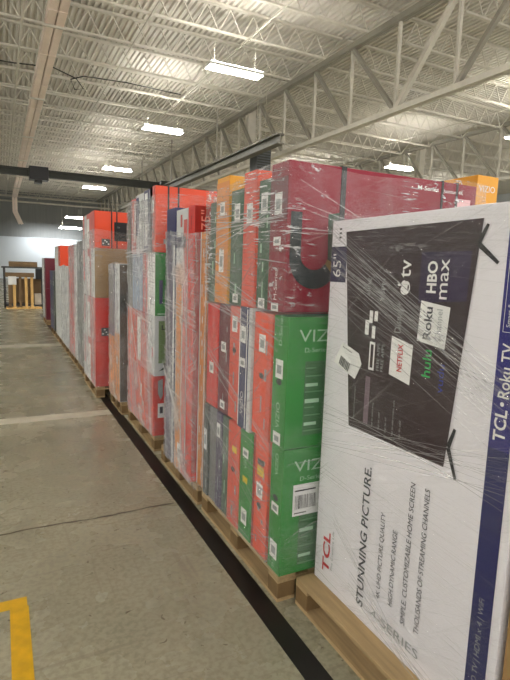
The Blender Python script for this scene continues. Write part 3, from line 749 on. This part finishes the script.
carton(1.152, 2.40, 4.47, 4.80, .139, .675, 'salmon', 'salmon-red box in the middle of the third stack bottom tier', G3, [('spine', WHITE), ('label', .6, .12)])
carton(1.152, 2.40, 4.81, 5.18, .139, .675, 'pink', 'pink-red box at the far end of the third stack bottom tier', G3, [('spine', GREYP)])

# ---- fourth, lower stack
pallet(1.13, 2.3, 5.40, 6.02, 'wooden pallet under the low narrow fourth stack', 6)
G4 = 'boxes of the low fourth stack'
BRW = mat('dark_brown_carton', (84, 70, 58), .6, var=.08, scale=3)
carton(1.112, 2.3, 5.412, 5.65, .139, 1.628, 'white', 'tall white box with orange lower half in the low fourth stack', G4,
       [('patch', 0, 1, 0, .5, CART['cream']), ('label', .3, .08), ('spine', GREYP), ('near', 1.116, 2.29, .145, 1.62, BRW), ('near', 1.116, 2.29, 1.1, 1.3, CART['slate'])])
carton(1.112, 2.3, 5.66, 5.98, .139, 1.625, 'purple', 'tall lavender-grey box with orange lower half in the low fourth stack', G4, [('patch', 0, 1, 0, .46, CART['cream']), ('patch', .2, .8, .55, .95, CART['grey'])])
m = MB(); m.poly([(1.13, 5.45, 1.632), (2.0, 5.43, 1.64), (2.0, 5.9, 1.66), (1.14, 5.9, 1.633)], CART['cream']); m.poly([(1.14, 5.9, 1.631), (2.0, 5.9, 1.657), (2.0, 5.43, 1.637), (1.13, 5.45, 1.629)], CART['cream'])
tag(m.build('cardboard_sheet', origin=(1.4, 5.6, 1.63)), 'tan cardboard sheet lying on top of the low fourth stack', 'cardboard')

# ---- fifth stack
pallet(1.0, 2.2, 6.215, 7.20, 'wooden pallet reaching over the black tape line, under the fifth stack', 7)
G5 = 'boxes of the fifth stack'
def blk(m, r):
    m.qy(6.20, 1.215, 1.40, 1.89, 2.11, BLACK, .002); m.text('TV', (1.25, 6.2, 2.04), h=.018, m=GREYP, e=.004, **NY)
    m.qy(6.20, 1.07, 1.165, 1.83, 1.91, DGREY, .003)
    for a, b in ((1.08, 1.85), (1.12, 1.87), (1.10, 1.885), (1.14, 1.845)): m.qy(6.20, a, a + .018, b, b + .014, WHITE, .004)
def redbox(z):
    def ex(m, r):
        m.qy(6.2, 1.05, 1.12, z + .28, z + .285, CART['pink'], .002); m.qy(6.2, 1.05, 1.10, z + .34, z + .345, CART['pink'], .002)
    return ex
def sticker(m, r):
    m.qy(6.205, 1.06, 1.15, .76, .86, DGREY, .003)
    for a, b in ((1.07, .78), (1.11, .80), (1.09, .83), (1.125, .77)): m.qy(6.205, a, a + .018, b, b + .014, WHITE, .004)
for (z0, z1, c, nm) in ((1.802, 2.228, 'orange', 'top'), (1.219, 1.80, 'brown', 'second'), (.697, 1.217, 'red', 'third'), (.139, .695, 'red', 'bottom')):
    word = {'orange': 'orange-red', 'brown': 'brown cardboard', 'red': 'red'}[c]
    carton(.992, 2.2, 6.20 + (0 if z0 > 1.5 else .005), 6.47, z0, z1, c, f'{word} box at the near corner of the fifth stack, {nm} tier', G5,
           [('patch', .0, 1, 0, 1, CART['pink' if c != 'brown' else 'white'])], extra={'top': blk, 'third': sticker}.get(nm), straps=(1.180, 1.240) if z0 > 1.7 else ())
    carton(.992, 2.2, 6.48, 6.80, z0, z1 - .005, 'pink', f'pinkish box in the middle of the fifth stack, {nm} tier', G5, [('spine', WHITE), ('patch', .3, .9, .0, .85, WHITE)])
    carton(.992, 2.2, 6.81, 7.15, z0, z1 - .008, 'white', f'whitish box at the far side of the fifth stack, {nm} tier', G5, [('patch', .5, .8, .3, 1, CART['pink'])])

# ---- stacks farther down the row
def farstack(xf, y0, y1, boxes, word, tiers):
    pallet(xf + .01, xf + 1.15, y0 + .02, y1, f'wooden pallet under the {word}', 8)
    nb = len(boxes); w_ = (y1 - y0) / nb
    for t_, (z0, z1) in enumerate(tiers):
        for k, c in enumerate(boxes):
            cn = c[t_] if isinstance(c, tuple) else c
            if cn is None: continue
            wd = {'white': 'whitish', 'lblue': 'pale blue', 'pink': 'pinkish', 'grey': 'grey', 'slate': 'dark slate', 'navy': 'navy', 'maroon': 'maroon', 'orange': 'orange-red', 'brown': 'brown', 'cream': 'tan', 'black': 'black'}[cn]
            pos = ('near' if k == 0 else 'far' if k == nb - 1 else 'middle'); tn = ('bottom', 'middle', 'top')[t_] if len(tiers) == 3 else ('lower', 'upper')[t_] if len(tiers) == 2 else 'single'
            carton(xf, xf + 1.15, y0 + k * w_, y0 + (k + 1) * w_ - .008, z0, z1 - .003, cn, f'{wd} box, {pos} end of the {tn} tier in the {word}', 'boxes of the ' + word,
                   [('spine', GREYP), ('label', .6, .09)])
farstack(1.02, 7.33, 7.95, ['slate', 'grey'], 'grey sixth stack', [(.139, .72), (.72, 1.32), (1.32, 1.93)])
farstack(1.02, 8.02, 9.0, ['white', 'pink', 'pink'], 'pinkish seventh stack', [(.139, .72), (.72, 1.32), (1.32, 1.90)])
farstack(1.02, 9.12, 10.25, ['white', 'white', 'white'], 'whitish eighth stack', [(.139, .85), (.85, 1.56)])
farstack(1.02, 10.33, 11.4, [('white', 'white', 'orange'), ('white', 'white', 'white'), 'white'], 'ninth stack with orange-red top', [(.139, .85), (.85, 1.55), (1.55, 1.94)])
farstack(1.02, 11.6, 12.7, ['slate', 'navy', 'navy'], 'low navy tenth stack', [(.139, .78), (.78, 1.43)])
farstack(1.02, 14.0, 15.1, ['maroon', 'white', 'white'], 'maroon last stack of the row', [(.139, .95), (.95, 1.72)])

# ------------------------------------------------------------------ stretch film
def wrap(label, x0, x1, y0, y1, z0, z1, fm, seed=0, wav=.006, folds=()):
    """film pulled round the load: open tube, rounded corners, gathered, slightly wavy"""
    rnd = random.Random(seed)
    R = .02; o_ = .010
    xa, xb, ya, yb = x0 - o_, x1 + o_, y0 - o_, y1 + o_
    path = []
    def seg(a, b, n):
        for k in range(n): path.append((a[0] + (b[0] - a[0]) * k / n, a[1] + (b[1] - a[1]) * k / n))
    ny = max(6, int((yb - ya) / .06)); nx = max(6, int((xb - xa) / .08))
    seg((xa, yb - R), (xa, ya + R), ny); seg((xa, ya + R), (xa + R, ya), 2); seg((xa + R, ya), (xb - R, ya), nx); seg((xb - R, ya), (xb, ya + R), 2)
    seg((xb, ya + R), (xb, yb - R), ny); seg((xb, yb - R), (xb - R, yb), 2); seg((xb - R, yb), (xa + R, yb), nx); seg((xa + R, yb), (xa, yb - R), 2)
    nz = int((z1 - z0) / .035); m = MB(); i = m.mi(fm); rows = []
    cx, cy = (xa + xb) / 2, (ya + yb) / 2
    ph = [rnd.uniform(0, 6) for _ in range(4)]
    for j in range(nz + 1):
        z = z0 + (z1 - z0) * j / nz; row = []
        for k, (x, y) in enumerate(path):
            w = wav * (.5 * math.sin(z * 31 + (x - y) * 7 + ph[0]) + .5 * math.sin(z * 57 - (x - y) * 11 + ph[1]))
            nxv = -1 if x < xa + .03 else (1 if x > xb - .03 else 0); nyv = -1 if y < ya + .03 else (1 if y > yb - .03 else 0)
            zz = z + (.02 * math.sin((x - y) * 5 + ph[2]) if j == nz else 0)
            row.append(m.bm.verts.new((x + nxv * (w * .5 + wav * .2), y + nyv * (w * .5 + wav * .2), zz)))
        rows.append(row)
    n = len(path)
    for j in range(nz):
        for k in range(n):
            f_ = m.bm.faces.new((rows[j][k], rows[j][(k + 1) % n], rows[j + 1][(k + 1) % n], rows[j + 1][k])); f_.material_index = i; f_.smooth = True
    fi = m.mi(FOLD)
    for (face, ya_, za_, yb_, zb_, w0, spread, cnt) in folds:
        for k in range(cnt):
            d1 = rnd.uniform(-spread, spread); d2 = rnd.uniform(-spread, spread) * .8; n_ = 14; prev_ = None; ww = w0 * rnd.uniform(.4, 1.2); bow = rnd.uniform(-.02, .02)
            for q in range(n_ + 1):
                t = q / n_; a_ = ya_ + (yb_ - ya_) * t; z_ = za_ + (zb_ - za_) * t + d1 + (d2 - d1) * t + bow * math.sin(math.pi * t)
                wd_ = ww * (.35 + .65 * math.sin(math.pi * min(1, max(0, t * .9 + .05))))
                off = .012 + wav
                if face == 'x': pr_ = ((xa - off, a_, z_ - wd_), (xa - off, a_, z_ + wd_))
                else: pr_ = ((a_, ya - off, z_ - wd_), (a_, ya - off, z_ + wd_))
                cur = [m.bm.verts.new(p_) for p_ in pr_]
                if prev_: m.bm.faces.new((prev_[0], cur[0], cur[1], prev_[1])).material_index = fi
                prev_ = cur
    ob = m.build('stretch_wrap', origin=((x0 + x1) / 2, (y0 + y1) / 2, z0))
    return tag(ob, label, 'plastic wrap')
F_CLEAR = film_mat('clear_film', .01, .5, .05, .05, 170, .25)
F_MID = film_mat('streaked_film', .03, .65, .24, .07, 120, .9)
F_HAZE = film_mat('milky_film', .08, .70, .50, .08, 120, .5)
FOLD = film_mat('film_fold', .45, .45, .1, .2)
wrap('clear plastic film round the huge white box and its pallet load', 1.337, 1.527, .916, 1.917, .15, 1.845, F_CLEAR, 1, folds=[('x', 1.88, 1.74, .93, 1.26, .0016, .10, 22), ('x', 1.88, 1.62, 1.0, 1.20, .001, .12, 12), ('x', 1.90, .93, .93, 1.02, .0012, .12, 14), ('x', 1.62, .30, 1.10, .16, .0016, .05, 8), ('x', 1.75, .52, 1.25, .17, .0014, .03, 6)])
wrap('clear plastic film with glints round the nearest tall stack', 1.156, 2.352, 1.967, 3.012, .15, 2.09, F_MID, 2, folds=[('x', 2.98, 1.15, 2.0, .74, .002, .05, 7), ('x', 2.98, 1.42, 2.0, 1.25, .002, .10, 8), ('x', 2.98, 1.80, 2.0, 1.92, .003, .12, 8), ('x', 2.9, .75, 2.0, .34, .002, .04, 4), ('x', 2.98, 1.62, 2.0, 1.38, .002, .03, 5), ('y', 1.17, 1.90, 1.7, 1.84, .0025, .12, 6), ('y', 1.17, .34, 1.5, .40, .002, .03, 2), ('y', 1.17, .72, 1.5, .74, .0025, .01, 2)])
wrap('hazy plastic film round the tall upright boxes of the second stack', 1.128, 2.50, 3.045, 3.775, .14, 1.855, F_HAZE, 3, folds=[('x', 3.76, .88, 3.32, .50, .008, .02, 5), ('x', 3.76, 1.35, 3.03, 1.28, .003, .06, 6), ('x', 3.76, .95, 3.03, .78, .002, .1, 5)])
wrap('hazy plastic film round the third stack with red boxes', 1.152, 2.40, 4.172, 5.195, .14, 2.20, F_HAZE, 4, folds=[('x', 4.98, 1.22, 4.42, .30, .016, .03, 4), ('x', 5.18, 1.7, 4.2, 1.75, .004, .04, 6), ('x', 5.18, 1.25, 4.2, 1.15, .003, .05, 5)])
wrap('hazy plastic film round the low fourth stack', 1.112, 2.30, 5.412, 5.98, .14, 1.625, F_HAZE, 5)
wrap('milky plastic film round the fifth stack', .992, 2.2, 6.20, 7.15, .14, 2.0, F_HAZE, 6)

wrap('milky plastic film round the grey sixth stack', 1.02, 2.17, 7.33, 7.94, .14, 1.93, F_HAZE, 7)
wrap('milky plastic film round the pinkish seventh stack', 1.02, 2.17, 8.02, 8.99, .14, 1.90, F_HAZE, 8)
wrap('milky plastic film round the whitish eighth stack', 1.02, 2.17, 9.12, 10.24, .14, 1.56, F_HAZE, 9)
# ------------------------------------------------------------------ rack and wood at the far end
RB = mat('rack_black_steel', (58, 58, 56), .5, var=.1); LUM = mat('pale_lumber', (222, 180, 112), .7, var=.14, scale=4, stretch=(6, 6, 1)); LUM2 = mat('weathered_lumber', (120, 96, 66), .75, var=.14, scale=4)
r = empty('storage_rack', (.7, 19.9, 0))
for x in (.08, 1.33):
    for y in (19.5, 20.4):
        m = MB(); m.box(x, x + .07, y, y + .07, 0, 1.38, RB); m.build('post', r)
m = MB(); m.box(.03, 1.45, 19.48, 20.5, 1.37, 1.42, RB); m.build('top_frame', r)
m = MB(); m.box(.08, 1.40, 19.5, 20.47, .06, .12, RB); m.build('bottom_frame', r)
tag(r, 'dark metal rack frame at the far end of the aisle', 'rack')
m = MB(); m.box(.27, 1.17, 19.55, 20.2, 1.421, 1.60, LUM2, .01); tag(m.build('cardboard_bundle', origin=(.7, 19.9, 1.42)), 'long flat brown bundle lying on top of the dark rack', 'bundle')
r = empty('lumber_stand', (.6, 19.2, 0))
m = MB(); m.box(.14, 1.03, 19.0, 19.44, 1.08, 1.22, LUM2, .008); m.build('top_board', r)
for x, c in ((.22, LUM2), (.36, LUM), (.55, LUM2), (.73, LUM), (.91, LUM)):
    m = MB(); m.box(x, x + .085, 19.05, 19.12, .05, 1.08, c); m.build('upright', r)
m = MB(); m.box(.14, 1.25, 19.0, 19.44, 0, .05, LUM); m.build('base_board', r)
tag(r, 'pale lumber frame with uprights standing in front of the dark rack', 'wooden frame')
m = MB(); m.box(.22, .47, 18.99, 19.0, .82, 1.10, WHITE); tag(m.build('paper_sheet', origin=(.34, 18.99, .82)), 'white paper sheet hanging on the pale lumber frame', 'paper')
m = MB(); m.box(1.04, 1.26, 19.3, 19.6, .124, .50, mat('offwhite_box', (196, 186, 172), .6), .01); tag(m.build('small_box', origin=(1.15, 19.45, .12)), 'small off-white box low in the dark rack', 'box')
m = MB(); m.box(1.12, 1.30, 19.6, 20.0, 1.0, 1.36, BLACK, .01); m.box(.3, 1.3, 20.0, 20.3, .13, 1.0, LUM2, .01)
tag(m.build('dark_crate', origin=(1.2, 19.8, .13)), 'dark crate stored inside the far rack', 'crate')

# ------------------------------------------------------------------ light fill from the hall: world seen through the open near end
wd = bpy.data.worlds.new('hall'); S.world = wd; wd.use_nodes = True
wd.node_tree.nodes['Background'].inputs[0].default_value = (1, .97, .92, 1); wd.node_tree.nodes['Background'].inputs[1].default_value = 1.1
def area(name, loc, rot, sx, sy, e, col=(1, .97, .9)):
    l = bpy.data.lights.new(name, 'AREA'); l.shape = 'RECTANGLE'; l.size = sx; l.size_y = sy; l.energy = e; l.color = col
    o = bpy.data.objects.new(name, l); C.objects.link(o); o.location = loc; o.rotation_euler = rot; return o
# unseen lamp added to brighten the white wall band at the end of the hall
area('added_wall_wash', (4.6, 50.2, 4.3), (math.radians(28), 0, 0), 4.5, .3, 105, (.93, .97, 1))

# ------------------------------------------------------------------ camera
yaw, pitch, roll, fpx = .46674, .13928, .034195, 506.2
cy, sy = math.cos(yaw), math.sin(yaw)
rt = Vector((cy, -sy, 0)); fw = Vector((sy, cy, 0)); up = Vector((0, 0, 1))
fw, up = math.cos(pitch) * fw - math.sin(pitch) * up, math.cos(pitch) * up + math.sin(pitch) * fw
rt, up = math.cos(roll) * rt + math.sin(roll) * up, math.cos(roll) * up - math.sin(roll) * rt
cam = bpy.data.cameras.new('camera'); co = bpy.data.objects.new('camera', cam); C.objects.link(co)
M = Matrix((rt, up, -fw)).transposed().to_4x4(); M.translation = (0, 0, CAMH); co.matrix_world = M
cam.sensor_fit = 'VERTICAL'; cam.sensor_height = 36; cam.lens = fpx * 36 / 680; cam.clip_start = .05; cam.clip_end = 200
S.camera = co
S.view_settings.view_transform = 'Standard'; S.view_settings.look = 'None'; S.view_settings.gamma = 1; S.view_settings.use_curve_mapping = False
S.view_settings.exposure = .78
S.cycles.use_denoising = True
S.cycles.max_bounces = 10; S.cycles.transparent_max_bounces = 24
